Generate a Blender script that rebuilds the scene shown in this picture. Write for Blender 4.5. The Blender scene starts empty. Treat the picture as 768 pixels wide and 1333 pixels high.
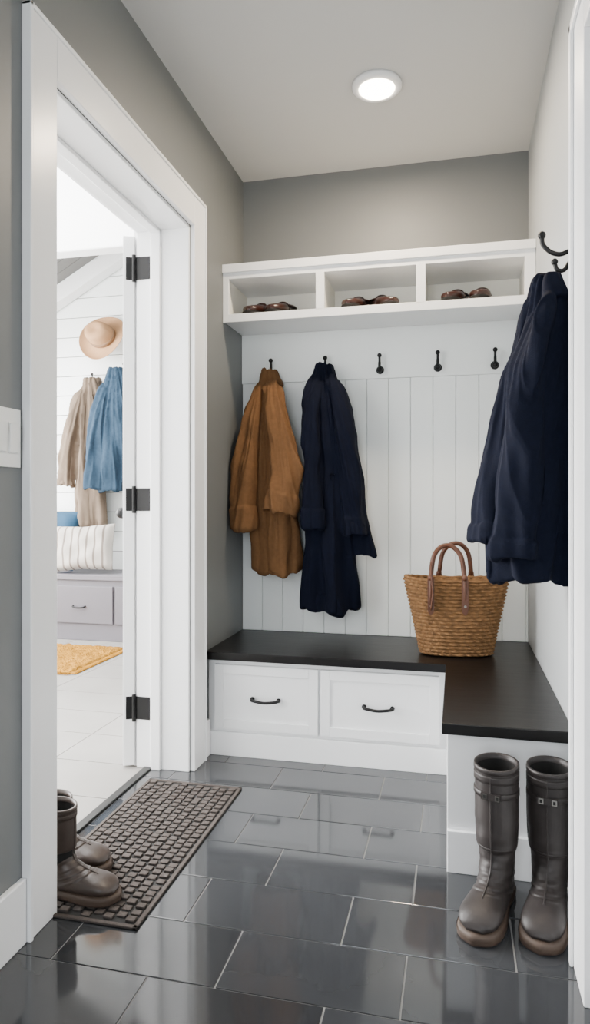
import bpy, bmesh, math, random
import numpy as np
from mathutils import Vector, Matrix, noise
random.seed(4)
PI = math.pi
scene = bpy.context.scene

# ------------------------------------------------------------------ materials
def mat(name, col, rough=0.5, var=0.06, vscale=6.0, bump=0.0, bscale=80.0, metal=0.0,
        sheen=0.0, emis=None, estr=0.0, spec=0.5, coat=0.0, stretch=(1, 1, 1), rvar=0.0, bdist=0.004):
    m = bpy.data.materials.new(name); m.use_nodes = True
    nt = m.node_tree; N = nt.nodes; L = nt.links
    b = N["Principled BSDF"]
    tc = N.new("ShaderNodeTexCoord"); mp = N.new("ShaderNodeMapping")
    mp.inputs["Scale"].default_value = stretch
    L.new(tc.outputs["Object"], mp.inputs["Vector"])
    no = N.new("ShaderNodeTexNoise"); no.inputs["Scale"].default_value = vscale
    no.inputs["Detail"].default_value = 4
    L.new(mp.outputs[0], no.inputs["Vector"])
    mx = N.new("ShaderNodeMix"); mx.data_type = 'RGBA'
    c1 = [max(0, c * (1 - var)) for c in col]; c2 = [min(1, c * (1 + var)) for c in col]
    mx.inputs[6].default_value = (*c1, 1); mx.inputs[7].default_value = (*c2, 1)
    L.new(no.outputs["Fac"], mx.inputs[0]); L.new(mx.outputs[2], b.inputs["Base Color"])
    b.inputs["Roughness"].default_value = rough
    if rvar > 0:
        mr = N.new("ShaderNodeMapRange")
        mr.inputs[3].default_value = max(0.02, rough - rvar); mr.inputs[4].default_value = rough + rvar
        L.new(no.outputs["Fac"], mr.inputs[0]); L.new(mr.outputs[0], b.inputs["Roughness"])
    b.inputs["Metallic"].default_value = metal
    b.inputs["Specular IOR Level"].default_value = spec
    b.inputs["Sheen Weight"].default_value = sheen
    b.inputs["Coat Weight"].default_value = coat
    if bump > 0:
        n2 = N.new("ShaderNodeTexNoise"); n2.inputs["Scale"].default_value = bscale
        n2.inputs["Detail"].default_value = 3
        L.new(mp.outputs[0], n2.inputs["Vector"])
        bu = N.new("ShaderNodeBump"); bu.inputs["Strength"].default_value = bump
        bu.inputs["Distance"].default_value = bdist
        L.new(n2.outputs["Fac"], bu.inputs["Height"]); L.new(bu.outputs[0], b.inputs["Normal"])
    if emis:
        b.inputs["Emission Color"].default_value = (*emis, 1); b.inputs["Emission Strength"].default_value = estr
    return m

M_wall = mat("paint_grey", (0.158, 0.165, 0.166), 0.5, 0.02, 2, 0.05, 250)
M_wallR = mat("paint_grey_doorlit", (0.39, 0.41, 0.42), 0.5, 0.02, 2, 0.05, 250)  # same grey wall paint, with the light from the doorway put into the colour
M_ceil = mat("paint_ceiling", (0.58, 0.58, 0.57), 0.7, 0.02, 2)
M_white = mat("paint_white_trim", (0.89, 0.895, 0.90), 0.3, 0.012, 3, 0.02, 60)
M_panel = mat("paint_white_panel", (0.84, 0.87, 0.86), 0.4, 0.015, 3, 0.02, 60)
M_black = mat("black_metal", (0.003, 0.003, 0.0035), 0.45, 0.1, 20, spec=.3)
M_grout = mat("grout", (0.22, 0.22, 0.215), 0.8, 0.1, 40)
M_slab = mat("dark_wood_top", (0.0042, 0.0036, 0.0036), 0.36, 0.45, 5, 0.08, 40, stretch=(1, 12, 12), rvar=0.05, spec=0.25)
M_lightt = mat("light_floor", (0.25, 0.24, 0.225), 0.35, 0.18, 3)
M_grout2 = mat("grout_light", (0.14, 0.135, 0.125), 0.8, 0.05)
M_brown = mat("wool_camel", (0.135, 0.068, 0.030), 0.95, 0.25, 60, 0.5, 500, spec=0.12, bdist=.002)
M_navy = mat("wool_navy", (0.0017, 0.0032, 0.0110), 0.92, 0.3, 60, 0.5, 500, spec=0.16, bdist=.002)
M_beige = mat("cotton_beige", (0.15, 0.112, 0.082), 0.9, 0.1, 30, 0.2, 200, spec=.2)
M_denim = mat("denim_blue", (0.022, 0.044, 0.072), 0.9, 0.3, 60, 0.3, 300, spec=.2)
M_boot = mat("boot_leather", (0.025, 0.0205, 0.0195), 0.48, 0.45, 22, 0.3, 60, rvar=0.1, bdist=.002, spec=.35)
M_boot2 = mat("boot_leather_brown", (0.036, 0.024, 0.0185), 0.42, 0.35, 25, 0.2, 60, rvar=0.1, bdist=.002)
M_dark = mat("dark_inside", (0.004, 0.0035, 0.003), 0.9, 0.1)
M_sole = mat("rubber_sole", (0.052, 0.032, 0.021), 0.65, 0.2, 30)
M_steel = mat("buckle_metal", (0.35, 0.33, 0.30), 0.3, 0.1, 20, metal=1.0)
M_loafer = mat("oxblood_leather", (0.030, 0.009, 0.006), 0.3, 0.35, 30)
M_leather = mat("tan_leather", (0.10, 0.033, 0.014), 0.38, 0.35, 30, 0.15, 120, bdist=.002)
M_plastic = mat("switch_plastic", (0.82, 0.82, 0.80), 0.3, 0.01)
M_lens = mat("light_lens", (0.9, 0.9, 0.9), 0.4, 0.0, emis=(1.0, 0.86, 0.66), estr=22.0)
M_bench2 = mat("bench_grey", (0.105, 0.098, 0.112), 0.5, 0.03)
M_straw = mat("hat_felt", (0.38, 0.22, 0.115), 0.85, 0.08, 40, 0.2, 200, spec=.2, bdist=.002)
M_band = mat("hat_band", (0.22, 0.13, 0.07), 0.8, 0.05)
M_rug = mat("rug_mustard", (0.33, 0.155, 0.018), 0.95, 0.6, 18, 1.0, 90, spec=.1, bdist=.02)
M_teal = mat("pillow_teal", (0.010, 0.05, 0.10), 0.9, 0.1)
M_mat = mat("mat_woven_rubber", (0.056, 0.046, 0.041), 0.85, 0.45, 90, 0.7, 260, bdist=.003, spec=.25)
M_matD = mat("mat_base", (0.008, 0.0075, 0.007), 0.9, 0.2)
M_shoein = mat("cubby_paint", (0.87, 0.85, 0.77), 0.5, 0.02)
M_plank = mat("ceiling_plank_grey", (0.16, 0.16, 0.155), 0.6, 0.05)
M_glassf = mat("window_frame_white", (0.8, 0.8, 0.8), 0.4, 0.02)
M_thresh = mat("threshold_dark", (0.008, 0.008, 0.008), 0.4, 0.1)

def tile_mat():
    m = mat("floor_tile_slate", (0.031, 0.033, 0.036), 0.08, 0.3, 3.0, 0.05, 7, rvar=0.035, spec=0.8, bdist=.0012)
    nt = m.node_tree; N = nt.nodes; L = nt.links
    b = N["Principled BSDF"]; src = b.inputs["Base Color"].links[0].from_socket
    g = N.new("ShaderNodeNewGeometry")
    mr = N.new("ShaderNodeMapRange"); mr.inputs[3].default_value = 0.82; mr.inputs[4].default_value = 1.22
    L.new(g.outputs["Random Per Island"], mr.inputs[0])
    hs = N.new("ShaderNodeHueSaturation"); L.new(mr.outputs[0], hs.inputs["Value"])
    L.new(src, hs.inputs["Color"]); L.new(hs.outputs[0], b.inputs["Base Color"])
    return m
M_tile = tile_mat()

def wave_mat(name, c1, c2, scale, axis, rough=0.8, dist=0.5, p0=.35, p1=.6):
    m = bpy.data.materials.new(name); m.use_nodes = True
    N = m.node_tree.nodes; L = m.node_tree.links; b = N["Principled BSDF"]
    tc = N.new("ShaderNodeTexCoord"); w = N.new("ShaderNodeTexWave")
    w.bands_direction = axis; w.inputs["Scale"].default_value = scale
    w.inputs["Distortion"].default_value = dist; w.inputs["Detail"].default_value = 2
    L.new(tc.outputs["Object"], w.inputs["Vector"])
    cr = N.new("ShaderNodeValToRGB"); cr.color_ramp.elements[0].color = (*c1, 1); cr.color_ramp.elements[1].color = (*c2, 1)
    cr.color_ramp.elements[0].position = p0; cr.color_ramp.elements[1].position = p1
    L.new(w.outputs["Fac"], cr.inputs[0]); L.new(cr.outputs[0], b.inputs["Base Color"])
    b.inputs["Roughness"].default_value = rough
    return m
M_stripe = wave_mat("pillow_stripe", (0.17, 0.14, 0.12), (0.42, 0.39, 0.35), 5.0, 'X', 0.9, 0.2, .06, .2)
M_weave = mat("seagrass_weave", (0.21, 0.108, 0.043), 0.75, 0.85, 55, 0.7, 160, spec=.3)

# ------------------------------------------------------------------ mesh builder
class MB:
    def __init__(s): s.v = []; s.f = []; s.m = []; s.sm = []
    def add(s, vs, fs, mi=0, smooth=False, M=None):
        o = len(s.v)
        for p in vs:
            p = Vector(p)
            s.v.append(M @ p if M else p)
        for f in fs:
            s.f.append([i + o for i in f]); s.m.append(mi); s.sm.append(smooth)
    def box(s, x0, x1, y0, y1, z0, z1, mi=0, M=None):
        vs = [(x0,y0,z0),(x1,y0,z0),(x1,y1,z0),(x0,y1,z0),(x0,y0,z1),(x1,y0,z1),(x1,y1,z1),(x0,y1,z1)]
        fs = [(0,3,2,1),(4,5,6,7),(0,1,5,4),(1,2,6,5),(2,3,7,6),(3,0,4,7)]
        s.add(vs, fs, mi, False, M)
    def loft(s, rings, mi=0, cap0=True, cap1=True, smooth=True, M=None):
        n = len(rings[0]); vs = [p for r in rings for p in r]; fs = []
        for i in range(len(rings) - 1):
            for j in range(n):
                k = (j + 1) % n
                fs.append((i*n+j, i*n+k, (i+1)*n+k, (i+1)*n+j))
        if cap0: fs.append(tuple(range(n))[::-1])
        if cap1: fs.append(tuple((len(rings)-1)*n + j for j in range(n)))
        s.add(vs, fs, mi, smooth, M)
    def tube(s, path, rad, seg=12, mi=0, M=None, flat=1.0, up=Vector((0,0,1)), caps=True):
        path = [Vector(p) for p in path]; n = len(path)
        if not hasattr(rad, '__len__'): rad = [rad]*n
        rings = []; prev = None
        for i in range(n):
            T = (path[min(i+1,n-1)] - path[max(i-1,0)]).normalized()
            if prev is None:
                ref = up if abs(T.dot(up)) < 0.9 else Vector((1,0,0))
                a = (ref - T*ref.dot(T)).normalized()
            else:
                a = (prev - T*prev.dot(T)).normalized()
            prev = a; b = T.cross(a)
            rings.append([path[i] + a*rad[i]*math.cos(2*PI*j/seg) + b*rad[i]*flat*math.sin(2*PI*j/seg) for j in range(seg)])
        s.loft(rings, mi, caps, caps, True, M)
    def cyl(s, c, axis, r, h, seg=24, mi=0, r2=None, M=None, smooth=False):
        r2 = r if r2 is None else r2
        axis = Vector(axis).normalized(); c = Vector(c)
        ref = Vector((0,0,1)) if abs(axis.z) < .9 else Vector((1,0,0))
        a = axis.cross(ref).normalized(); b = axis.cross(a)
        rings = []
        for rr, hh in ((r, 0), (r2, h)):
            rings.append([c + axis*hh + a*rr*math.cos(2*PI*j/seg) + b*rr*math.sin(2*PI*j/seg) for j in range(seg)])
        s.loft(rings, mi, True, True, smooth, M)
    def revolve(s, prof, seg=40, mi=0, M=None, c=(0,0,0)):
        rings = [[Vector((c[0]+r*math.cos(2*PI*j/seg), c[1]+r*math.sin(2*PI*j/seg), c[2]+z)) for j in range(seg)] for r, z in prof]
        s.loft(rings, mi, True, True, True, M)
    def sphere(s, c, r, mi=0, M=None, seg=14):
        prof = [(max(1e-4, r*math.sin(PI*i/8)), -r*math.cos(PI*i/8)) for i in range(9)]
        s.revolve(prof, seg, mi, M, c)
    def grid(s, fn, nu, nv, mi=0, M=None):
        vs = [fn(i/(nu-1), j/(nv-1)) for i in range(nu) for j in range(nv)]
        fs = [(i*nv+j, (i+1)*nv+j, (i+1)*nv+j+1, i*nv+j+1) for i in range(nu-1) for j in range(nv-1)]
        s.add(vs, fs, mi, True, M)
    def build(s, name, mats, parent=None, bevel=0.0, loc=None, rot=None, solid=0.0, scale=None):
        me = bpy.data.meshes.new(name)
        me.from_pydata([tuple(p) for p in s.v], [], s.f); me.validate()
        for m in mats: me.materials.append(m)
        if len(me.polygons) == len(s.m):
            me.polygons.foreach_set("material_index", s.m)
            me.polygons.foreach_set("use_smooth", s.sm)
        me.update()
        ob = bpy.data.objects.new(name, me); scene.collection.objects.link(ob)
        if loc: ob.location = loc
        if rot: ob.rotation_euler = rot
        if scale: ob.scale = scale
        if parent: ob.parent = parent
        if solid:
            md = ob.modifiers.new("solid", 'SOLIDIFY'); md.thickness = solid; md.offset = 1
        if bevel:
            md = ob.modifiers.new("bevel", 'BEVEL'); md.width = bevel; md.segments = 2
            md.limit_method = 'ANGLE'; md.angle_limit = math.radians(50)
        return ob

def spline(pts, n):
    P = [np.array(p, float) for p in pts]
    P = [2*P[0]-P[1]] + P + [2*P[-1]-P[-2]]
    out = []; segs = len(P) - 3
    for i in range(n):
        t = i/(n-1)*segs; k = min(int(t), segs-1); u = t-k
        a,b,c,d = P[k:k+4]
        out.append(0.5*((2*b)+(-a+c)*u+(2*a-5*b+4*c-d)*u*u+(-a+3*b-3*c+d)*u**3))
    return out

# ------------------------------------------------------------------ dimensions
XL, XR, YB, ZC = -1.01, 0.306, 3.18, 2.595
XL2 = -1.23
YR = -1.7
DY0, DY1, DZ = 1.56, 2.50, 2.12
H2 = 3.6
YF = 5.10; XW = -5.2

# ---- floor
b = MB()
b.box(XL2+0.05, XR+0.15, YR, YB+0.1, -0.08, -0.0025, 1)
g = 0.0020; tw, th = 0.397, 0.2025
y = 1.40 - 16*th; row = -16
while y < YB:
    off = -0.51 if row % 2 == 0 else -0.268
    x = off - 5*tw
    while x < XR+0.1:
        x0, x1 = max(x+g, XL2+0.055), min(x+tw-g, XR+0.14)
        y0, y1 = max(y+g, YR), min(y+th-g, YB+0.09)
        if x1-x0 > 0.01 and y1-y0 > 0.01:
            b.box(x0, x1, y0, y1, -0.006, 0.0, 0)
        x += tw
    y += th; row += 1
b.build("floor", [M_tile, M_grout], bevel=0.0008)
b = MB()
b.box(XW, XL2+0.05, -0.5, YF, -0.08, -0.0025, 1)
yy = -0.5
while yy < YF:
    xx = XW
    while xx < XL2+0.04:
        b.box(xx+.002, min(xx+.6, XL2+0.048)-.002, yy+.002, min(yy+.3, YF)-.002, -0.006, 0, 0)
        xx += .6
    yy += .3
b.build("floor_adjacent", [M_lightt, M_grout2])
b = MB(); b.box(-1.195, -1.165, DY0+.013, DY1-.013, 0.0005, 0.008)
b.build("trim_threshold", [M_thresh], bevel=0.002)

# ---- walls
b = MB()
b.box(XL2, XL, YR, DY0, 0, H2); b.box(XL2, XL, DY1, YF, 0, H2); b.box(XL2, XL, DY0, DY1, DZ, H2)
b.build("wall_left", [M_wall])
b = MB(); b.box(XL, XR+.12, YB, YB+.12, 0, H2); b.build("wall_back", [M_wall])
b = MB()
RD0, RD1, RDZ = 0.66, 1.52, 2.03
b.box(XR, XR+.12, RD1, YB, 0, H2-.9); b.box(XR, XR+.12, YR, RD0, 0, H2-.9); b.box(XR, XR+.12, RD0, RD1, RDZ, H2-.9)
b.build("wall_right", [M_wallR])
b = MB(); b.box(XL, XR, YR, YB, ZC, ZC+.1); b.build("ceiling", [M_ceil])
b = MB()
wx0, wx1, wz0, wz1 = -0.86, 0.16, 0.5, 2.35  # unseen window opening, added to house the rear fill lamp
b.box(XL, wx0, YR-.12, YR, 0, ZC); b.box(wx1, XR, YR-.12, YR, 0, ZC)
b.box(wx0, wx1, YR-.12, YR, 0, wz0); b.box(wx0, wx1, YR-.12, YR, wz1, ZC)
b.build("wall_rear", [M_wall])
b = MB()
for (a0,a1,c0,c1) in ((wx0,wx0+.05,wz0,wz1),(wx1-.05,wx1,wz0,wz1),(wx0,wx1,wz0,wz0+.05),(wx0,wx1,wz1-.05,wz1),((wx0+wx1)/2-.02,(wx0+wx1)/2+.02,wz0,wz1),(wx0,wx1,1.4,1.44)):
    b.box(a0,a1,YR-.09,YR-.05,c0,c1)
b.build("added_rear_window", [M_glassf])  # made-up frame behind the camera, around the rear fill

# adjacent room shell
b = MB()
b.box(XW, XL2, YF+.02, YF+.14, 0, H2, 1)
z = 0.0
while z < H2:
    b.box(XW, XL2, YF, YF+.02, z+.003, min(z+.16, H2)-.003, 0); z += .16
b.build("wall_adjacent_far", [M_panel, M_grout2])
b = MB(); b.box(XW, XL2, -.62, -.5, 0, H2); b.build("wall_adjacent_near", [M_white])
b = MB()
b.box(XW-.12, XW, -.5, .6, 0, H2); b.box(XW-.12, XW, 4.7, YF, 0, H2)
b.box(XW-.12, XW, .6, 4.7, 0, .5); b.box(XW-.12, XW, .6, 4.7, 2.9, H2)
b.build("wall_adjacent_side", [M_white])
b = MB()
for yy in (.6, 1.95, 3.3, 4.65): b.box(XW-.08, XW-.03, yy, yy+.05, .5, 2.9)
for zz in (.5, 1.7, 2.85): b.box(XW-.08, XW-.03, .6, 4.7, zz, zz+.05)
b.build("window_2", [M_glassf])
b = MB(); b.box(XW, XL2, -.5, YF, H2, H2+.1); b.build("ceiling_adjacent", [M_white])
b = MB(); b.box(XW, XL2, 4.12, 4.24, 2.72, H2); b.build("trim_header_beam", [M_white], bevel=.01)
Mr = Matrix.Translation((-3.9, 5.0, 2.25)) @ Matrix.Rotation(-math.atan(0.55), 4, 'Y')
b = MB(); b.box(0, 2.5, -.03, .09, 0, .12, 0, Mr)
b.build("trim_rake_beam", [M_white], bevel=.006)
b = MB()
for i in range(6):
    b.box(-.3, 2.45, -.75+i*.12+.003, -.75+(i+1)*.12-.003, .125, .15, 0, Mr)
b.box(-.3, 2.45, -.75, -.03, .135, .17, 1, Mr)
b.build("ceiling_planks_sloped", [M_plank, M_dark])

# ---- casings, jambs
b = MB()
ct = 0.02
for (y0, y1, z0, z1) in ((DY0-.115, DY0, 0, DZ+.115), (DY1, DY1+.115, 0, DZ+.115), (DY0-.0, DY1+.0, DZ, DZ+.115)):
    b.box(XL, XL+ct, y0, y1, z0, z1)
    b.box(XL2-ct, XL2, y0, y1, z0, z1)
b.box(XL, XL+ct+.006, DY0-.120, DY0-.108, 0, DZ+.122); b.box(XL, XL+ct+.006, DY1+.108, DY1+.120, 0, DZ+.122)
b.box(XL, XL+ct+.006, DY0-.120, DY1+.120, DZ+.110, DZ+.122)
b.box(XL2, XL, DY0, DY0+.012, 0, DZ); b.box(XL2, XL, DY1-.012, DY1, 0, DZ); b.box(XL2, XL, DY0, DY1, DZ-.012, DZ)
b.box(-1.165, -1.125, DY1-.026, DY1-.012, 0, DZ-.012); b.box(-1.165, -1.125, DY0+.012, DY0+.026, 0, DZ-.012)
b.box(-1.165, -1.125, DY0, DY1, DZ-.026, DZ-.012)
b.build("trim_doorway_casing", [M_white], bevel=.003)

def door_leaf(b, W, H, T, M):
    st = .11
    b.box(0, T, -st, 0, 0, H, 0, M); b.box(0, T, -W, -W+st, 0, H, 0, M)
    for z0, z1 in ((0, .2), (.95, 1.07), (H-.12, H)):
        b.box(0, T, -W+st, -st, z0, z1, 0, M)
    b.box(.012, T-.012, -W+st, -st, .2, H-.12, 0, M)
b = MB()
phi = math.radians(156)
Md = Matrix.Translation((-1.238, DY1-.012, 0.008)) @ Matrix.Rotation(-phi, 4, 'Z')
door_leaf(b, .88, 2.085, .045, Md)
for z in (.235, 1.055, 1.965):
    zz = z - .045
    b.box(-1.232, -1.172, DY1-.0145, DY1-.0115, zz, zz+.09, 1)
    b.cyl((-1.238, DY1-.018, zz-.008), (0,0,1), .008, .106, 14, 1)
    b.box(.004, .034, -.0005, .0022, zz-.008, zz+.082, 1, Md)
b.cyl(tuple(Md @ Vector((.045, -.82, .98))), tuple((Md.to_3x3() @ Vector((1,0,0)))), .012, .04, 14, 1)
b.sphere(tuple(Md @ Vector((.1, -.82, .98))), .028, 1)
b.build("door_1", [M_white, M_black], bevel=.002)

b = MB()
xf = 0.255; zt = 2.13
b.box(xf, XR, RD1, 1.667, 0, zt); b.box(xf, XR, RD0-.115, RD0, 0, zt); b.box(xf, XR, RD0, RD1, RDZ, zt)
b.box(xf-.008, xf, 1.645, 1.667, 0, zt)
b.box(xf-.008, xf, RD0, 1.667, zt-.022, zt)
b.build("trim_right_casing", [M_white], bevel=.003)
b = MB(); Mz = Matrix.Translation((XR+.03, RD1-.004, .006)); door_leaf(b, RD1-RD0-.008, 2.02, .04, Mz)
b.sphere((XR-.015, RD0+.08, .98), .027, 1); b.cyl((XR-.0, RD0+.08, .98), (1,0,0), .01, .035, 12, 1)
b.build("door_2", [M_white, M_black], bevel=.002)

b = MB(); b.box(XL, XL+.016, YR, DY0-.121, 0, .155); b.box(XL, XL+.016, DY1+.121, 2.684, 0, .15)
b.build("baseboard_left", [M_white], bevel=.004)
b = MB(); b.box(XR-.016, XR, 1.668, 1.98, 0, .15); b.build("baseboard_right", [M_white], bevel=.004)
b = MB(); b.box(XW, XL2, YF-.016, YF-.001, 0, .14); b.build("baseboard_adjacent", [M_white])

# ---- back wall panelling
b = MB()
pw = 0.1003; x = XL+.001
while x < XR-.01:
    x1 = min(x+pw, XR-.001)
    b.box(x+.0012, x1-.0012, YB-.016, YB-.001, .43, 1.62, 0); x += pw
b.box(XL+.001, XR-.001, YB-.007, YB-.0005, .43, 1.62, 1)
b.box(XL+.001, XR-.001, YB-.026, YB-.001, 1.612, 1.845, 0)
b.build("wall_panelling_back", [M_panel, M_panel], bevel=.0022)

# ---- cubby shelf
b = MB()
sy = 2.884
b.box(XL+.001, XR-.001, sy-.014, YB-.001, 2.055, 2.092, 0)
b.box(XL+.001, XR-.001, sy, YB-.001, 2.03, 2.056, 0)
b.box(XL+.001, XR-.001, sy, YB-.001, 1.845, 1.872, 0)
b.box(XL+.001, XR-.001, sy-.004, sy+.015, 1.838, 1.874, 0)
b.box(XL+.001, XR-.001, sy-.004, sy+.015, 2.028, 2.058, 0)
for x0, x1 in ((XL+.001, -.982), (-.590, -.553), (-.165, -.127), (.263, XR-.001)):
    b.box(x0, x1, sy-.004, sy+.015, 1.87, 2.03, 0); b.box(x0+.004, x1-.004, sy+.01, YB-.002, 1.87, 2.032, 1)
b.box(XL+.001, XR-.001, YB-.012, YB-.001, 1.87, 2.03, 1)
b.build("cubby_shelf", [M_white, M_shoein], bevel=.0015)

# ---- bench (L shaped)
def shaker(b, x0, x1, yf, z0, z1):
    r = .038
    b.box(x0, x1, yf+.008, yf+.02, z0, z1)
    b.box(x0, x0+r, yf, yf+.01, z0, z1); b.box(x1-r, x1, yf, yf+.01, z0, z1)
    b.box(x0+r, x1-r, yf, yf+.01, z1-r, z1); b.box(x0+r, x1-r, yf, yf+.01, z0, z0+r)
e = bpy.data.objects.new("mudroom_bench", None); scene.collection.objects.link(e)
b = MB()
b.box(XL+.001, -.028, 2.70, YB-.027, .0, .398)
b.box(-.028, XR-.001, 2.0, YB-.027, .0, .398)
b.box(XL+.001, -.029, 2.686, 2.70, 0, .098)
b.box(-.028, XR-.017, 1.986, 2.0, 0, .118)
b.build("cabinet", [M_white], e, bevel=.002)
b = MB(); shaker(b, -.976, -.541, 2.682, .112, .376); shaker(b, -.531, -.066, 2.682, .112, .376)
b.build("drawer_fronts", [M_white], e, bevel=.0015)
b = MB()
vs = [(XL+.001, 2.655), (-.042, 2.655), (-.042, 1.955), (XR-.001, 1.955), (XR-.001, YB-.027), (XL+.001, YB-.027)]
b.add([(x, y, .399) for x, y in vs] + [(x, y, .431) for x, y in vs],
      [(5,4,3,2,1,0), (6,7,8,9,10,11)] + [(i, (i+1)%6, (i+1)%6+6, i+6) for i in range(6)])
b.build("seat_top", [M_slab], e, bevel=.003)
b = MB()
for hx in (-.757, -.300):
    pts = [(hx-.055, 2.684, .243), (hx-.055, 2.664, .243), (hx-.045, 2.655, .242), (hx, 2.650, .238), (hx+.045, 2.655, .242), (hx+.055, 2.664, .243), (hx+.055, 2.684, .243)]
    b.tube(spline(pts, 30), .0058, 10)
    for s in (-1, 1): b.cyl((hx+s*.055, 2.682, .243), (0,-1,0), .009, .006, 14)
b.build("drawer_pulls", [M_black], e)

# ---- coat hooks
def hook(name, M):
    b = MB()
    b.cyl((0, 0, -.028), (0,-1,0), .019, .006, 22, 0, .017, M)
    b.tube(spline([(0,-.004,-.028),(0,-.022,-.03),(0,-.030,-.012),(0,-.026,.008),(0,-.03,.03)], 20), [.0065]*14+[.0055]*6, 10, 0, M)
    b.sphere((0,-.031,.034), .0105, 0, M)
    b.sphere((0,-.027,-.030), .0135, 0, M)
    return b.build(name, [M_black])
hy = YB-.026
for i, hx in enumerate((-.856, -.595, -.344, -.0845, .162)):
    hook("coat_hook" if i == 0 else "coat_hook.%03d" % i, Matrix.Translation((hx, hy, 1.678)))
b = MB()
Mh = Matrix.Translation((XR-.0005, 2.0, 1.735)) @ Matrix.Rotation(-PI/2, 4, 'Z')
b.box(-.012, .012, -.007, 0, -.06, .03, 0, Mh)
b.tube(spline([(0,-.005,.0),(0,-.03,-.008),(0,-.055,.0),(0,-.075,.022),(0,-.078,.045)], 24), .0065, 10, 0, Mh)
b.sphere((0,-.078,.048), .011, 0, Mh)
b.tube(spline([(0,-.005,-.03),(0,-.02,-.052),(0,-.038,-.05),(0,-.045,-.03)], 20), .006, 10, 0, Mh)
b.sphere((0,-.045,-.028), .0095, 0, Mh)
b.build("double_prong_coat_hook", [M_black])

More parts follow.
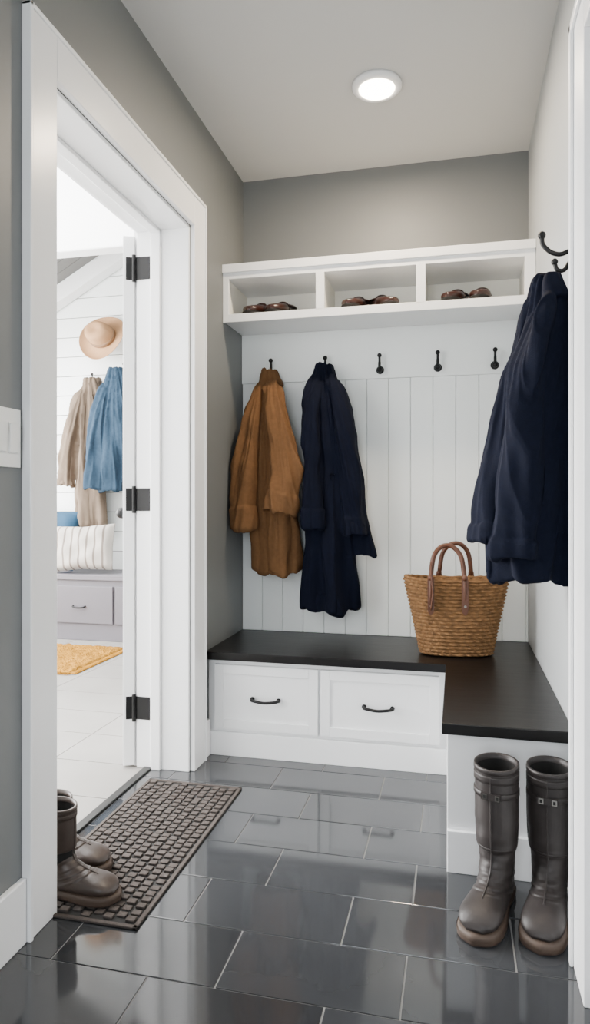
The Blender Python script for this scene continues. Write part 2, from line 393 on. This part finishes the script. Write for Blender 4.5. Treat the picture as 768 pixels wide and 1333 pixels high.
# ---- coats: loft + sleeves fused into a single cloth surface, then folded with noise that radiates from the hook
def make_coat(name, mats, rows, sleeves, seed=0, Mx=None, amp=(.05, .28), nf=5, plackets=(), collar=True,
              seg=120, nz=80, voxel=.0042, wr=.012, panels=()):
    rnd = random.Random(seed); b = MB()
    rows = sorted(rows, key=lambda r: -r[0]); R = np.array(rows)
    t = np.linspace(0, 1, nz); zt = R[0,0] + (R[-1,0]-R[0,0])*t
    cols = [np.interp(-zt, -R[:,0], R[:,k]) for k in range(1, 5)]
    ker = np.ones(7)/7
    cols = [np.convolve(np.pad(c, 3, mode='edge'), ker, 'valid') for c in cols]
    ph = [rnd.uniform(0, 6.28) for _ in range(6)]
    def P(s, tt, off=0.0, sc=1.0):
        k = min(max(tt, 0), 1)*(nz-1); xl, xr, yf, yb = [float(np.interp(k, range(nz), c)) for c in cols]
        z = float(R[0,0] + (R[-1,0]-R[0,0])*tt)
        a = 2*PI*s; c, sn = math.cos(a), math.sin(a)
        A = amp[0] + (amp[1]-amp[0])*min(1, tt*1.3)
        w = math.sin(nf*a + ph[0] + .8*math.sin(3*tt+ph[3]))
        w = math.copysign(abs(w)**.75, w)
        f = A*(.62*w + .26*math.sin((nf*2-1)*a+ph[1]+2.2*tt) + .18*math.sin(3*a+ph[2]+3*tt) + .10*math.sin(9*tt*2+ph[4]+4*a))
        hw = (xr-xl)/2; hd = (yb-yf)/2
        e = .85
        x = (xl+xr)/2 + (hw*(1+f*.35)*sc+off)*math.copysign(abs(c)**e, c)
        y = (yf+yb)/2 + (hd*(1+f*1.0)*sc+off)*math.copysign(abs(sn)**e, sn)
        y = min(y, yb+.002)
        if tt > .8: z += (tt-.8)*5*(.012*math.sin(2*a+ph[5]) + .006*math.sin(7*a))
        return Vector((x, y, z))
    rings = [[P(j/seg, i/(nz-1)) for j in range(seg)] for i in range(nz)]
    inner = [[P(j/seg, 1.0, -.010) for j in range(seg)], [P(j/seg, .93, -.014, .97)for j in range(seg)]]
    b.loft(rings + inner, 0, True, True, True)
    if collar:
        cr = []
        for tt, off in ((.0, .001), (-.006, .006), (-.004, .013), (.02, .015), (.055, .014), (.08, .012), (.085, .002), (.05, -.002)):
            rg = []
            for j in range(seg):
                p = P(j/seg, max(0, tt), off); sf = math.sin(2*PI*j/seg)
                if tt < 0: p.z += -tt*1.0
                if tt > .03 and sf < 0: p.z -= .05*abs(sf)*(tt/.078)
                rg.append(p)
            cr.append(rg)
        b.loft(cr, 0, True, True, True)
    for (s0, s1, t0, t1, off, taper) in plackets:
        N = 60; rg = []
        for v in range(N):
            v = v/(N-1); s1v = s0 + (s1-s0)*(1-taper*v); tt = t0+(t1-t0)*v
            top = [P(s0+(s1v-s0)*u, tt, off) for u in (0, .25, .5, .75, 1)]
            bot = [P(s0+(s1v-s0)*u, tt, -.012) for u in (1, .75, .5, .25, 0)]
            rg.append(top+bot)
        b.loft(rg, 0, True, True, True)
    for pan in panels:
        N = 40; A = np.array(pan); rg = []
        zz_ = np.linspace(A[0,0], A[-1,0], N)
        for z in zz_:
            x0, x1, yy, th_ = [float(np.interp(-z, -A[:,0], A[:,k])) for k in range(1, 5)]
            n = 16; fr = [Vector((x0+(x1-x0)*u/n, yy - .012*math.sin(u/n*PI*3+z*3), z)) for u in range(n+1)]
            bk_ = [p + Vector((0, th_, 0)) for p in fr[::-1]]
            rg.append(fr+bk_)
        b.loft(rg, 0, True, True, True)
    for (pts, r0, r1, fl, cuffn) in sleeves:
        n = 56; pth = [Vector(p) for p in spline(pts, n)]
        q = [rnd.uniform(0, 6.28) for _ in range(5)]
        rgs = []; sg = 40
        for i in range(n):
            l = i/(n-1); T = (pth[min(i+1, n-1)]-pth[max(i-1, 0)]).normalized()
            bb = Vector((0, 1, 0)); bb = (bb - T*bb.dot(T)).normalized(); aa = bb.cross(T)
            r = r0 + (r1-r0)*min(1, l*1.6)
            if l < .12: r *= .45 + .55*math.sin(l/.12*PI/2)
            rg = []
            cuff = .007 if (cuffn and l > .86) else 0
            for j in range(sg):
                a = 2*PI*j/sg
                f = 1 + .09*math.sin(3*a+q[0]+2.5*l) + .06*math.sin(5*a+q[1]) + .06*math.sin(20*l+q[2]+2*math.sin(a+q[3]))*math.exp(-((l-.5)/.3)**2)
                rg.append(pth[i] + aa*(r*f+cuff)*math.cos(a) + bb*(r*f*fl+cuff)*math.sin(a))
            rgs.append(rg)
        c = sum(rgs[-1], Vector())/sg
        r2 = [c + (p-c)*.84 for p in rgs[-1]]; r3 = [c + (p-c)*.76 + Vector((0,0,.05)) for p in rgs[-1]]
        b.loft(rgs + [r2, r3], 0, True, True, True)
    tmp = b.build("tmp_"+name, [])
    md = tmp.modifiers.new("r", 'REMESH'); md.mode = 'VOXEL'; md.voxel_size = voxel
    ms = tmp.modifiers.new("s", 'SMOOTH'); ms.iterations = 4; ms.factor = .5
    dg = bpy.context.evaluated_depsgraph_get(); dg.update()
    me = bpy.data.meshes.new_from_object(tmp.evaluated_get(dg))
    bpy.data.objects.remove(tmp, do_unlink=True)
    nv = len(me.vertices); co = np.empty(nv*3); me.vertices.foreach_get("co", co); co = co.reshape(-1, 3)
    no = np.empty(nv*3); me.vertices.foreach_get("normal", no); no = no.reshape(-1, 3)
    zt0, zb0 = R[0,0], R[-1,0]; hx = (R[0,1]+R[0,2])/2; o = seed*7.3
    ybk = max(R[:,4])
    for i in range(nv):
        x, y, z = co[i]
        dep = (zt0+.12-z)
        ang = math.atan2(x-hx, dep); tt = min(1, max(0, (zt0-z)/(zt0-zb0)))
        n1 = noise.noise(Vector((ang*11+o, y*5, z*1.3)))
        n2 = noise.noise(Vector((x*8+o, y*8, z*6+o)))
        n3 = noise.noise(Vector((ang*26+o, y*12, z*2.8)))
        n4 = noise.noise(Vector((x*14+o, y*14+4, (z+.7*x)*16+o)))
        d = wr*((.5-2.2*abs(n1))*1.6*(.35+.65*tt) + n2*.8 + (.25-abs(n3))*.75 + n4*.25)
        if y > ybk-.03: d = min(d, 0)*.3
        co[i] += no[i]*d
    me.vertices.foreach_set("co", co.ravel())
    me.polygons.foreach_set("use_smooth", [True]*len(me.polygons))
    me.materials.clear()
    for m in mats: me.materials.append(m)
    if Mx is not None: me.transform(Mx)
    me.update()
    ob = bpy.data.objects.new(name, me); scene.collection.objects.link(ob)
    return ob

make_coat("brown_wool_coat", [M_brown],
  [(1.662,-.872,-.838,3.08,3.125),(1.63,-.885,-.812,3.05,3.14),(1.55,-.903,-.787,3.01,3.148),(1.44,-.912,-.77,2.99,3.15),(1.3,-.92,-.755,2.98,3.15),
   (1.1,-.935,-.725,2.975,3.15),(.9,-.925,-.712,2.975,3.15),(.725,-.915,-.705,2.985,3.145)],
  [([(-.88,3.06,1.60),(-.90,3.01,1.47),(-.922,2.985,1.30),(-.943,2.97,1.10),(-.938,2.965,.925)], .032, .054, 1.1, True),
   ([(-.83,3.05,1.61),(-.795,2.985,1.48),(-.75,2.955,1.30),(-.735,2.94,1.15),(-.77,2.93,1.00)], .034, .064, .9, True)],
  seed=3, plackets=[(.74,.78,.1,.99,.010,0.0)], wr=.017)
make_coat("navy_wool_coat", [M_navy],
  [(1.668,-.608,-.582,3.07,3.125),(1.635,-.628,-.555,3.03,3.14),(1.56,-.650,-.52,3.0,3.148),(1.46,-.668,-.480,2.98,3.15),(1.3,-.666,-.465,2.975,3.15),
   (1.1,-.668,-.45,2.97,3.15),(.82,-.674,-.435,2.97,3.15),(.562,-.680,-.440,2.975,3.145)],
  [([(-.56,3.04,1.61),(-.505,3.0,1.48),(-.468,2.985,1.25),(-.44,2.98,1.05),(-.43,2.98,.90)], .04, .046, 1.1, True),
   ([(-.62,3.03,1.61),(-.635,2.975,1.46),(-.632,2.955,1.25),(-.628,2.945,1.08),(-.625,2.945,.93)], .035, .040, .8, True)],
  seed=8, nf=5, plackets=[(.74,.79,.08,.99,.010,0.0),(.66,.74,.03,.34,.010,.85)], wr=.014,
  panels=[[(1.35,-.50,-.455,3.01,.03),(1.15,-.49,-.415,3.0,.03),(.95,-.48,-.380,3.0,.03),(.805,-.47,-.352,3.0,.03)]])
Mc = Matrix.Translation((XR, 2.0, 0)) @ Matrix.Rotation(-PI/2, 4, 'Z')
make_coat("navy_wool_coat.001", [M_navy],
  [(1.665,-.018,.018,-.075,-.040),(1.635,-.04,.04,-.095,-.02),(1.57,-.07,.065,-.12,-.008),(1.375,-.10,.10,-.16,-.006),(1.18,-.12,.12,-.19,-.006),
   (1.01,-.13,.13,-.205,-.006),(.835,-.13,.12,-.195,-.006)],
  [([(-.03,-.065,1.60),(-.03,-.12,1.42),(-.02,-.170,1.2),(-.01,-.20,1.02),(0,-.205,.935)], .036, .066, 1.0, True),
   ([(.05,-.065,1.60),(.085,-.11,1.42),(.095,-.135,1.2),(.10,-.15,1.0),(.10,-.155,.90)], .036, .055, 1.0, True)],
  seed=12, Mx=Mc, nf=5, plackets=[(.73,.79,.08,.99,.008,0.0)], wr=.014)

# ---- basket
b = MB()
rowsN = 21; sub = 6; seg = 256; HB = .30
def bk(s, t, disp=0.0):
    a = 2*PI*s; hw = .138 + .066*t**1.1; hd = .078 + .022*math.sin(PI*t*.6)
    hd = hd*(1-.12*t)
    n = .8; c, sn = math.cos(a), math.sin(a)
    dip = .012*t*((abs(c)**2)-.5)
    return Vector(((hw+disp)*math.copysign(abs(c)**n, c), (hd+disp)*math.copysign(abs(sn)**n, sn), HB*t + dip*t))
rings = []
for i in range(rowsN*sub+1):
    t = i/(rowsN*sub); r = i//sub; fr = (i % sub)/sub
    rg = []
    for j in range(seg):
        braid = math.sin(2*PI*j/seg*32 + (PI if r % 2 else 0) + fr*2.2)
        d = .0065*math.sin(PI*fr) + .0045*braid*math.sin(PI*fr)
        if i < 3: d -= .01*(3-i)/3
        rg.append(bk(j/seg, t, d))
    rings.append(rg)
b.loft(rings, 0, True, False, True)
inn = [[bk(j/seg, 1, .004) + Vector((0,0,.004)) for j in range(seg)], [bk(j/seg, 1, -.008) + Vector((0,0,.004)) for j in range(seg)], [bk(j/seg, .7, -.010) for j in range(seg)], [bk(j/seg, .08, -.010) for j in range(seg)]]
b.loft([rings[-1]] + inn, 0, False, True, True)
rim = [bk(j/160, 1.0, -.002) + Vector((0,0,.004)) for j in range(161)]
b.tube(rim, [.0065+.0012*math.sin(j*1.2) for j in range(161)], 8, 0)
for sgn, lean in ((-1, -.02), (1, .02)):
    yb_ = sgn*.088; ox = -.045 if sgn < 0 else .01
    pts = [(-.066, yb_*1.10, .20), (-.066, yb_*1.14, .27), (-.064, yb_*1.05, .33), (-.052, yb_*.75+lean, .40), (-.02, yb_*.6+lean, .437), (.02, yb_*.6+lean, .437), (.052, yb_*.75+lean, .40), (.064, yb_*1.05, .33), (.066, yb_*1.14, .27), (.066, yb_*1.10, .20)]
    pts = [(p[0]+ox, p[1], p[2]) for p in pts]
    sp = spline(pts, 60)
    b.tube(sp, [.0095 if 12 < i < 48 else .007 for i in range(60)], 12, 1)
    for xx in (-.066, .066):
        xx += ox; f = sgn
        def tab(u, v, xx=xx, f=f):
            w = .013*(1 if v < .8 else math.sqrt(max(0, 1-((v-.8)/.2)**2))*.9+.1)
            z = .31-.14*v; t = z/HB
            hd = (.078+.022*math.sin(PI*t*.6))*(1-.12*t) + .016
            return Vector((xx+(u-.5)*2*w, f*hd*.985, z))
        b.grid(tab, 4, 16, 1)
        b.cyl((xx, f*.108, .205), (0, f, 0), .005, .003, 12, 2)
        b.sphere((xx, f*.098, .315), .012, 1)
b.tube(spline([(-.108,-.085,.38),(-.110,-.108,.33),(-.105,-.115,.26),(-.112,-.112,.19)], 20), .010, 10, 1, flat=.4)
b.build("woven_basket_tote", [M_weave, M_leather, M_steel], loc=(-.005, 2.86, .432), rot=(0, 0, math.radians(8)))

# ---- boots
def make_boot(name, mats, loc, ang, Hs=.38, rs=.056, strap=True, scale=1.0):
    b = MB(); seg = 40
    st = []
    st += [(.056,Hs,-.054,Hs+.010,rs-.001,1.0),(.056,Hs-.03,-.056,Hs-.03,rs-.001,1),(.055,Hs-.12,-.058,Hs-.12,rs-.001,1)]
    if Hs > .33: st += [(.052,Hs-.19,-.056,Hs-.19,rs-.004,1)]
    st += [(.047,.145,-.054,.135,rs-.011,1),(.053,.112,-.062,.090,.043,.95),(.072,.094,-.072,.052,.042,.9),(.094,.084,-.070,.026,.042,.85),
           (.114,.078,-.030,.020,.044,.8),(.136,.072,.045,.020,.048,.8),(.158,.066,.100,.020,.051,.8),(.178,.057,.140,.020,.049,.8),(.192,.046,.170,.020,.039,.85),(.199,.034,.190,.021,.02,.9)]
    sp = spline(st, 90)
    def ring(s, sc=1.0, dz=0.0, i=0):
        F = Vector((s[0],0,s[1])); B = Vector((s[2],0,s[3])); C = (F+B)/2; d = (F-B)/2
        out = []
        for j in range(seg):
            a = 2*PI*j/seg; c, sn = math.cos(a), math.sin(a); e = s[5]
            wr = 1 + (.022*math.sin(i*.8+3*sn) + .012*math.sin(i*1.7+2*c))*(1 if .15 < i/90 < .62 else 0)
            p = C + d*sc*wr*math.copysign(abs(c)**e, c) + Vector((0, s[4]*sc*wr*math.copysign(abs(sn)**e, sn), dz))
            out.append(p)
        return out
    rings = [ring(s, 1, 0, i) for i, s in enumerate(sp)]
    b.loft(rings, 0, False, True, True)
    r0 = sp[0]
    b.loft([ring(sp[2],1.0), ring(sp[2],1.05), ring(r0,1.05), ring(r0,1.04,.004), ring(r0,.93,.004), ring(r0,.92,-.01)], 0, False, False, True)
    b.loft([ring(r0,.92,-.01), ring(r0,.90,-.16)], 1, False, True, True)
    def outline(off, z):
        pts = [(-.078,0),(-.068,.028),(-.035,.036),(.02,.034),(.06,.040),(.11,.051),(.157,.050),(.188,.035),(.206,.0)]
        pl = spline(pts, 30); o = []
        up = [(p[0], p[1]) for p in pl]; dn = [(p[0], -p[1]) for p in pl[::-1]][1:-1]
        for x, y in up+dn:
            v = Vector((x-.06, y)); n = v.normalized() if v.length > 0 else v
            o.append(Vector((x+n.x*off, y+n.y*off, z)))
        return o
    b.loft([outline(.003, 0), outline(.006, .004), outline(.006, .016), outline(.003, .022), outline(-.004, .026)], 2, True, True, True)
    b.loft([outline(.0075, .012), outline(.0085, .016), outline(.0075, .019)], 2, False, False, True)
    def band(tz0, tz1, sc, mi):
        ss = [s for s in sp if tz0 <= s[1] <= tz1 and s[3] > .1]
        if len(ss) > 1: b.loft([ring(ss[0], 1.0)] + [ring(s, sc) for s in ss] + [ring(ss[-1], 1.0)], mi, False, False, True)
    band(Hs-.035, Hs-.012, 1.045, 0)
    if strap:
        band(Hs-.075, Hs-.050, 1.05, 0)
        b.box(.050, .0618, -.024, .026, Hs-.070, Hs-.054, 0)
        for yy in (-.020, .012):
            b.box(.050, .0628, yy, yy+.012, Hs-.069, Hs-.055, 3)
            b.box(.052, .0638, yy+.003, yy+.009, Hs-.066, Hs-.058, 1)
    band(.15, .165, 1.03, 0)
    b.tube([Vector(((s[0]+.001), 0, s[1])) for s in sp[4:60]], .0022, 6, 0)
    for sg in (-1, 1):
        b.tube([Vector(((s[0]+s[2])/2, sg*(s[4]+.0005), (s[1]+s[3])/2)) for s in sp[4:45]], .002, 6, 0)
    return b.build(name, mats, loc=loc, rot=(0, 0, ang), scale=(scale,)*3)
BM = [M_boot, M_dark, M_sole, M_steel]
make_boot("tall_boot", BM, (.100, 1.866, 0.001), math.radians(-108), Hs=.358, rs=.056)
make_boot("tall_boot.001", BM, (.232, 1.874, 0.001), math.radians(-103), Hs=.358, rs=.056)
BM2 = [M_boot2, M_dark, M_sole, M_steel]
make_boot("ankle_boot", BM2, (-1.032, 1.630, 0.012), math.radians(0), Hs=.262, rs=.05, strap=False, scale=.86)
make_boot("ankle_boot.001", BM2, (-1.128, 1.765, 0.012), math.radians(-2), Hs=.21, rs=.05, strap=False, scale=.86)

# ---- loafers in cubbies
def loafer(name, loc, ang):
    b = MB(); seg = 32; n = 48
    st = [(-.135,.004,.02,.045),(-.127,.026,.02,.068),(-.10,.032,.02,.070),(-.04,.030,.02,.058),(.005,.035,.02,.058),(.04,.041,.02,.053),(.08,.043,.02,.042),(.112,.036,.02,.033),(.132,.020,.02,.026),(.140,.004,.02,.022)]
    sp = spline(st, n); rings = []
    for s in sp:
        z0, z1 = .012, s[3]+.012; zc = (z0+z1)/2
        rings.append([Vector((s[0], s[1]*math.copysign(abs(math.sin(2*PI*j/seg))**.8, math.sin(2*PI*j/seg)), zc+(z1-z0)/2*math.copysign(abs(math.cos(2*PI*j/seg))**.8, math.cos(2*PI*j/seg)))) for j in range(seg)])
    b.loft(rings, 0)
    sr = []
    for z, o in ((0, 0), (.002, .003), (.012, .003), (.016, 0)):
        up = [Vector((s[0]*1.02, s[1]+o, z)) for s in sp]; dn = [Vector((s[0]*1.02, -s[1]-o, z)) for s in sp[::-1]]
        sr.append(up+dn)
    b.loft(sr, 1)
    op = [Vector((-.065+.062*math.cos(a), .024*math.sin(a), .076-.006*math.cos(a))) for a in np.linspace(0, 2*PI, 40)]
    b.tube(op, .0045, 8, 0)
    b.add(op[:-1], [tuple(range(39))], 1)
    ap = [Vector((.02+.085*math.sin(a), .029*math.cos(a), .060-.018*abs(math.sin(a))**1.5)) for a in np.linspace(0, PI, 30)]
    b.tube(ap, .003, 6, 0)
    b.tube(spline([(.012,-.037,.040),(.014,-.024,.066),(.015,0,.074),(.014,.024,.066),(.012,.037,.040)], 20), .006, 8, 0)
    b.build(name, [M_loafer, M_dark], loc=loc, rot=(0, 0, ang))
zz = 1.8745
for i, (x, a, yy) in enumerate(((-.870,-104,3.030),(-.772,-100,3.030),(-.425,-104,3.03),(-.325,-62,3.03),(.000,-106,3.025),(.102,-98,3.025))):
    loafer("loafer" if i == 0 else "loafer.%03d" % i, (x, yy, zz), math.radians(a))

# ---- door mat
b = MB()
mx0, mx1, my0, my1 = -1.125, -.762, 1.54, 2.385
b.box(mx0, mx1, my0, my1, 0.0005, .004, 1)
for (a0,a1,c0,c1) in ((mx0,mx0+.012,my0,my1),(mx1-.012,mx1,my0,my1),(mx0,mx1,my0,my0+.012),(mx0,mx1,my1-.012,my1)):
    b.box(a0,a1,c0,c1,.001,.0075,0)
nx, ny = 11, 28
cx = (mx1-mx0-.028)/nx; cy = (my1-my0-.028)/ny
for i in range(nx):
    for j in range(ny):
        x0 = mx0+.014+i*cx; y0 = my0+.014+j*cy
        oy = (cy*.5 if i % 2 else 0)
        if oy and j == ny-1: continue
        j1 = random.uniform(-.0015,.0015); j2 = random.uniform(-.0015,.0015); hz = .0098+random.uniform(-.0016,.0016)
        b.box(x0+.0034+j1, x0+cx-.0034+j1, y0+.0048+oy+j2, y0+cy-.0048+oy+j2, .004, hz, 0)
b.build("door_mat", [M_mat, M_matD], bevel=.002)

# ---- light switch
b = MB()
b.box(XL, XL+.006, 1.325, 1.428, 1.128, 1.264, 0)
for y0 in (1.340, 1.383):
    b.box(XL+.006, XL+.0075, y0, y0+.034, 1.160, 1.232, 0)
    b.add([(XL+.0075,y0+.002,1.163),(XL+.0075,y0+.032,1.163),(XL+.0075,y0+.032,1.229),(XL+.0075,y0+.002,1.229),(XL+.009,y0+.002,1.163),(XL+.009,y0+.032,1.163),(XL+.0125,y0+.032,1.229),(XL+.0125,y0+.002,1.229)],
          [(4,5,6,7),(0,1,5,4),(2,3,7,6),(1,2,6,5),(3,0,4,7)], 0)
b.build("light_switch", [M_plastic], bevel=.0015)

# ---- ceiling light
b = MB(); lc = (-.29, 2.547, ZC)
b.revolve([(.092, -.0005), (.092, -.012), (.086, -.018), (.070, -.020), (.066, -.016)], 48, 0, None, lc)
b.revolve([(.066, -.017), (.064, -.022), (.05, -.028), (.025, -.032), (.002, -.033)], 48, 1, None, lc)
b.build("recessed_ceiling_light", [M_white, M_lens])

# ---- adjacent room objects
e2 = bpy.data.objects.new("storage_bench", None); scene.collection.objects.link(e2)
b = MB()
b.box(-4.2, -1.9, 4.66, 5.08, .0, .455); b.box(-4.22, -1.88, 4.64, 5.08, .455, .495)
for i in range(4):
    x0 = -4.19+.57*i+.01; b.box(x0, x0+.55, 4.645, 4.662, .13, .41)
b.build("chest", [M_bench2], e2, bevel=.004)
b = MB()
for i in range(4):
    hx = -4.19+.57*i+.285
    b.tube(spline([(hx-.05,4.646,.26),(hx-.045,4.628,.255),(hx,4.622,.25),(hx+.045,4.628,.255),(hx+.05,4.646,.26)], 20), .006, 8)
b.build("pulls", [M_black], e2)

def pillow(name, m, loc, rot, W, H, T):
    b = MB()
    for sg in (-1, 1):
        def fn(u, v, sg=sg):
            x, z = u*2-1, v*2-1
            k = max(0, (1-x**4)*(1-z**4))**.45
            pin = 1-.09*(1-abs(x))*abs(z)**3
            pin2 = 1-.09*(1-abs(z))*abs(x)**3
            return Vector((x*W/2*pin2, sg*T/2*k*(1+.08*math.sin(9*x+4*z)+.05*math.sin(7*z-5*x)), z*H/2*pin))
        b.grid(fn, 28, 28)
    b.build(name, [m], loc=loc, rot=rot)
pillow("striped_throw_pillow", M_stripe, (-2.80, 4.77, .688), (math.radians(-14), math.radians(-3), math.radians(3)), .50, .36, .17)
pillow("teal_throw_pillow", M_teal, (-3.16, 4.90, .745), (math.radians(-8), math.radians(5), math.radians(4)), .44, .48, .12)

b = MB()
random.seed(9)
def rugf(u, v):
    x = -3.7+1.43*u; yv = 3.72+.73*v
    ed = min(u*1.43, (1-u)*1.43, v*.73, (1-v)*.73)
    h = .018*min(1, ed/.02) + .012*noise.noise(Vector((x*26, yv*26, 0)))*min(1, ed/.02)
    return Vector((x, yv, .0008+max(0, h)))
b.grid(rugf, 150, 80)
for i in range(140):
    for (xx, yy, dx, dy) in ((-2.27, 3.72+.73*i/140, .03, 0), (-3.7+1.43*i/140, 3.72, 0, -.03)):
        b.tube([(xx-dx*.2, yy-dy*.2, .010), (xx+dx*.6, yy+dy*.6+random.uniform(-.003,.003), .007), (xx+dx, yy+dy, .003)], .0022, 4)
b.build("shag_rug", [M_rug])

hook("wall_hook", Matrix.Translation((-2.90, YF-.0005, 2.05)))
hook("wall_hook.001", Matrix.Translation((-2.62, YF-.0005, 2.12)))
hook("wall_hook.002", Matrix.Translation((-2.77, YF-.0005, 2.40)))
make_coat("beige_trench_coat", [M_beige],
  [(2.03,-2.90,-2.84,4.98,5.05),(1.98,-2.95,-2.80,4.96,5.07),(1.8,-2.99,-2.78,4.94,5.08),(1.4,-3.0,-2.78,4.92,5.08),(.95,-2.98,-2.74,4.92,5.08),(.83,-2.98,-2.74,4.93,5.07)],
  [([(-2.92,4.98,1.96),(-2.98,4.95,1.75),(-3.03,4.94,1.45),(-3.06,4.94,1.17)], .05, .058, 1, True)], seed=5, plackets=[(.70,.76,.08,.98,.010,0)], nz=60, seg=80, voxel=.008, wr=.024)
make_coat("denim_jacket", [M_denim],
  [(2.10,-2.66,-2.60,4.95,5.04),(2.05,-2.71,-2.54,4.90,5.05),(1.85,-2.74,-2.50,4.86,5.06),(1.5,-2.74,-2.48,4.83,5.06),(1.12,-2.75,-2.48,4.83,5.06)],
  [([(-2.67,4.95,2.0),(-2.72,4.87,1.75),(-2.745,4.83,1.45),(-2.75,4.82,1.14)], .055, .062, 1, True)], seed=6, plackets=[(.73,.77,.08,.98,.010,0)], nz=60, seg=80, voxel=.008, wr=.020)

# hat
b = MB(); seg = 64
prof = [(.205,.012),(.198,.004),(.15,-.004),(.112,.0),(.106,.012),(.103,.05),(.096,.10),(.082,.125),(.05,.130),(.02,.118),(.001,.114)]
rings = []
for r, z in prof:
    rg = []
    for j in range(seg):
        a = 2*PI*j/seg
        rr = r*(1+.10*math.cos(2*a)*(1 if r < .12 else .3))
        zz_ = z
        if z > .09 and math.sin(a) > .2: rr *= .93
        if r > .14: zz_ += .018*math.cos(2*a)
        rg.append(Vector((rr*math.cos(a), rr*math.sin(a), zz_)))
    rings.append(rg)
b.loft(rings, 0, False, True)
bandr = []
for k, z in ((1.0,.008),(1.04,.010),(1.035,.038),(1.0,.040)):
    bandr.append([Vector((.106*k*(1+.1*math.cos(2*2*PI*j/seg))*math.cos(2*PI*j/seg), .106*k*(1+.1*math.cos(2*2*PI*j/seg))*math.sin(2*PI*j/seg), z)) for j in range(seg)])
b.loft(bandr, 1, False, False)
b.build("fedora_hat", [M_straw, M_band], loc=(-2.755, 4.985, 2.355), rot=(math.radians(68), math.radians(14), math.radians(-12)), solid=.003)

# ------------------------------------------------------------------ lights
def area(name, loc, rot, sx, sy, power, col=(1,1,1)):
    l = bpy.data.lights.new(name, 'AREA'); l.shape = 'RECTANGLE'; l.size = sx; l.size_y = sy
    l.energy = power; l.color = col
    o = bpy.data.objects.new(name, l); scene.collection.objects.link(o); o.location = loc; o.rotation_euler = rot
    return o
area("daylight_window_adjacent", (XW+.02, 2.65, 1.75), (0, math.radians(-90), 0), 2.4, 4.0, 1050, (1, .985, .965))
area("overhead_fill_adjacent", (-3.2, 2.4, H2-.02), (0, 0, 0), 2.6, 2.6, 380, (1, .99, .98))  # added fill under the closed ceiling, brightens the adjacent room
area("rear_fill", (-.35, YR+.01, 1.42), (math.radians(90), 0, 0), .95, 1.75, 52, (.92, .965, 1.0))  # added fill lamp behind the camera, set at the made-up window
l = bpy.data.lights.new("ceiling_light_lamp", 'AREA'); l.shape = 'DISK'; l.size = .13; l.energy = 24; l.color = (1, .82, .60)
o = bpy.data.objects.new("ceiling_light_lamp", l); scene.collection.objects.link(o); o.location = (-.29, 2.547, ZC-.038)

w = bpy.data.worlds.new("sky"); scene.world = w; w.use_nodes = True
bg = w.node_tree.nodes["Background"]
sk = w.node_tree.nodes.new("ShaderNodeTexSky"); sk.sky_type = 'NISHITA'; sk.sun_disc = False
sk.sun_elevation = math.radians(40)
w.node_tree.links.new(sk.outputs[0], bg.inputs[0]); bg.inputs[1].default_value = .15

# ------------------------------------------------------------------ camera
cam = bpy.data.cameras.new("camera"); co = bpy.data.objects.new("camera", cam); scene.collection.objects.link(co)
co.location = (0, 0, 1.05); co.rotation_euler = (math.radians(90), 0, math.radians(13.3))
cam.sensor_fit = 'VERTICAL'; cam.sensor_height = 24; cam.lens = 24*893/1333
cam.shift_y = -14.5/1333; cam.clip_start = .02
scene.camera = co
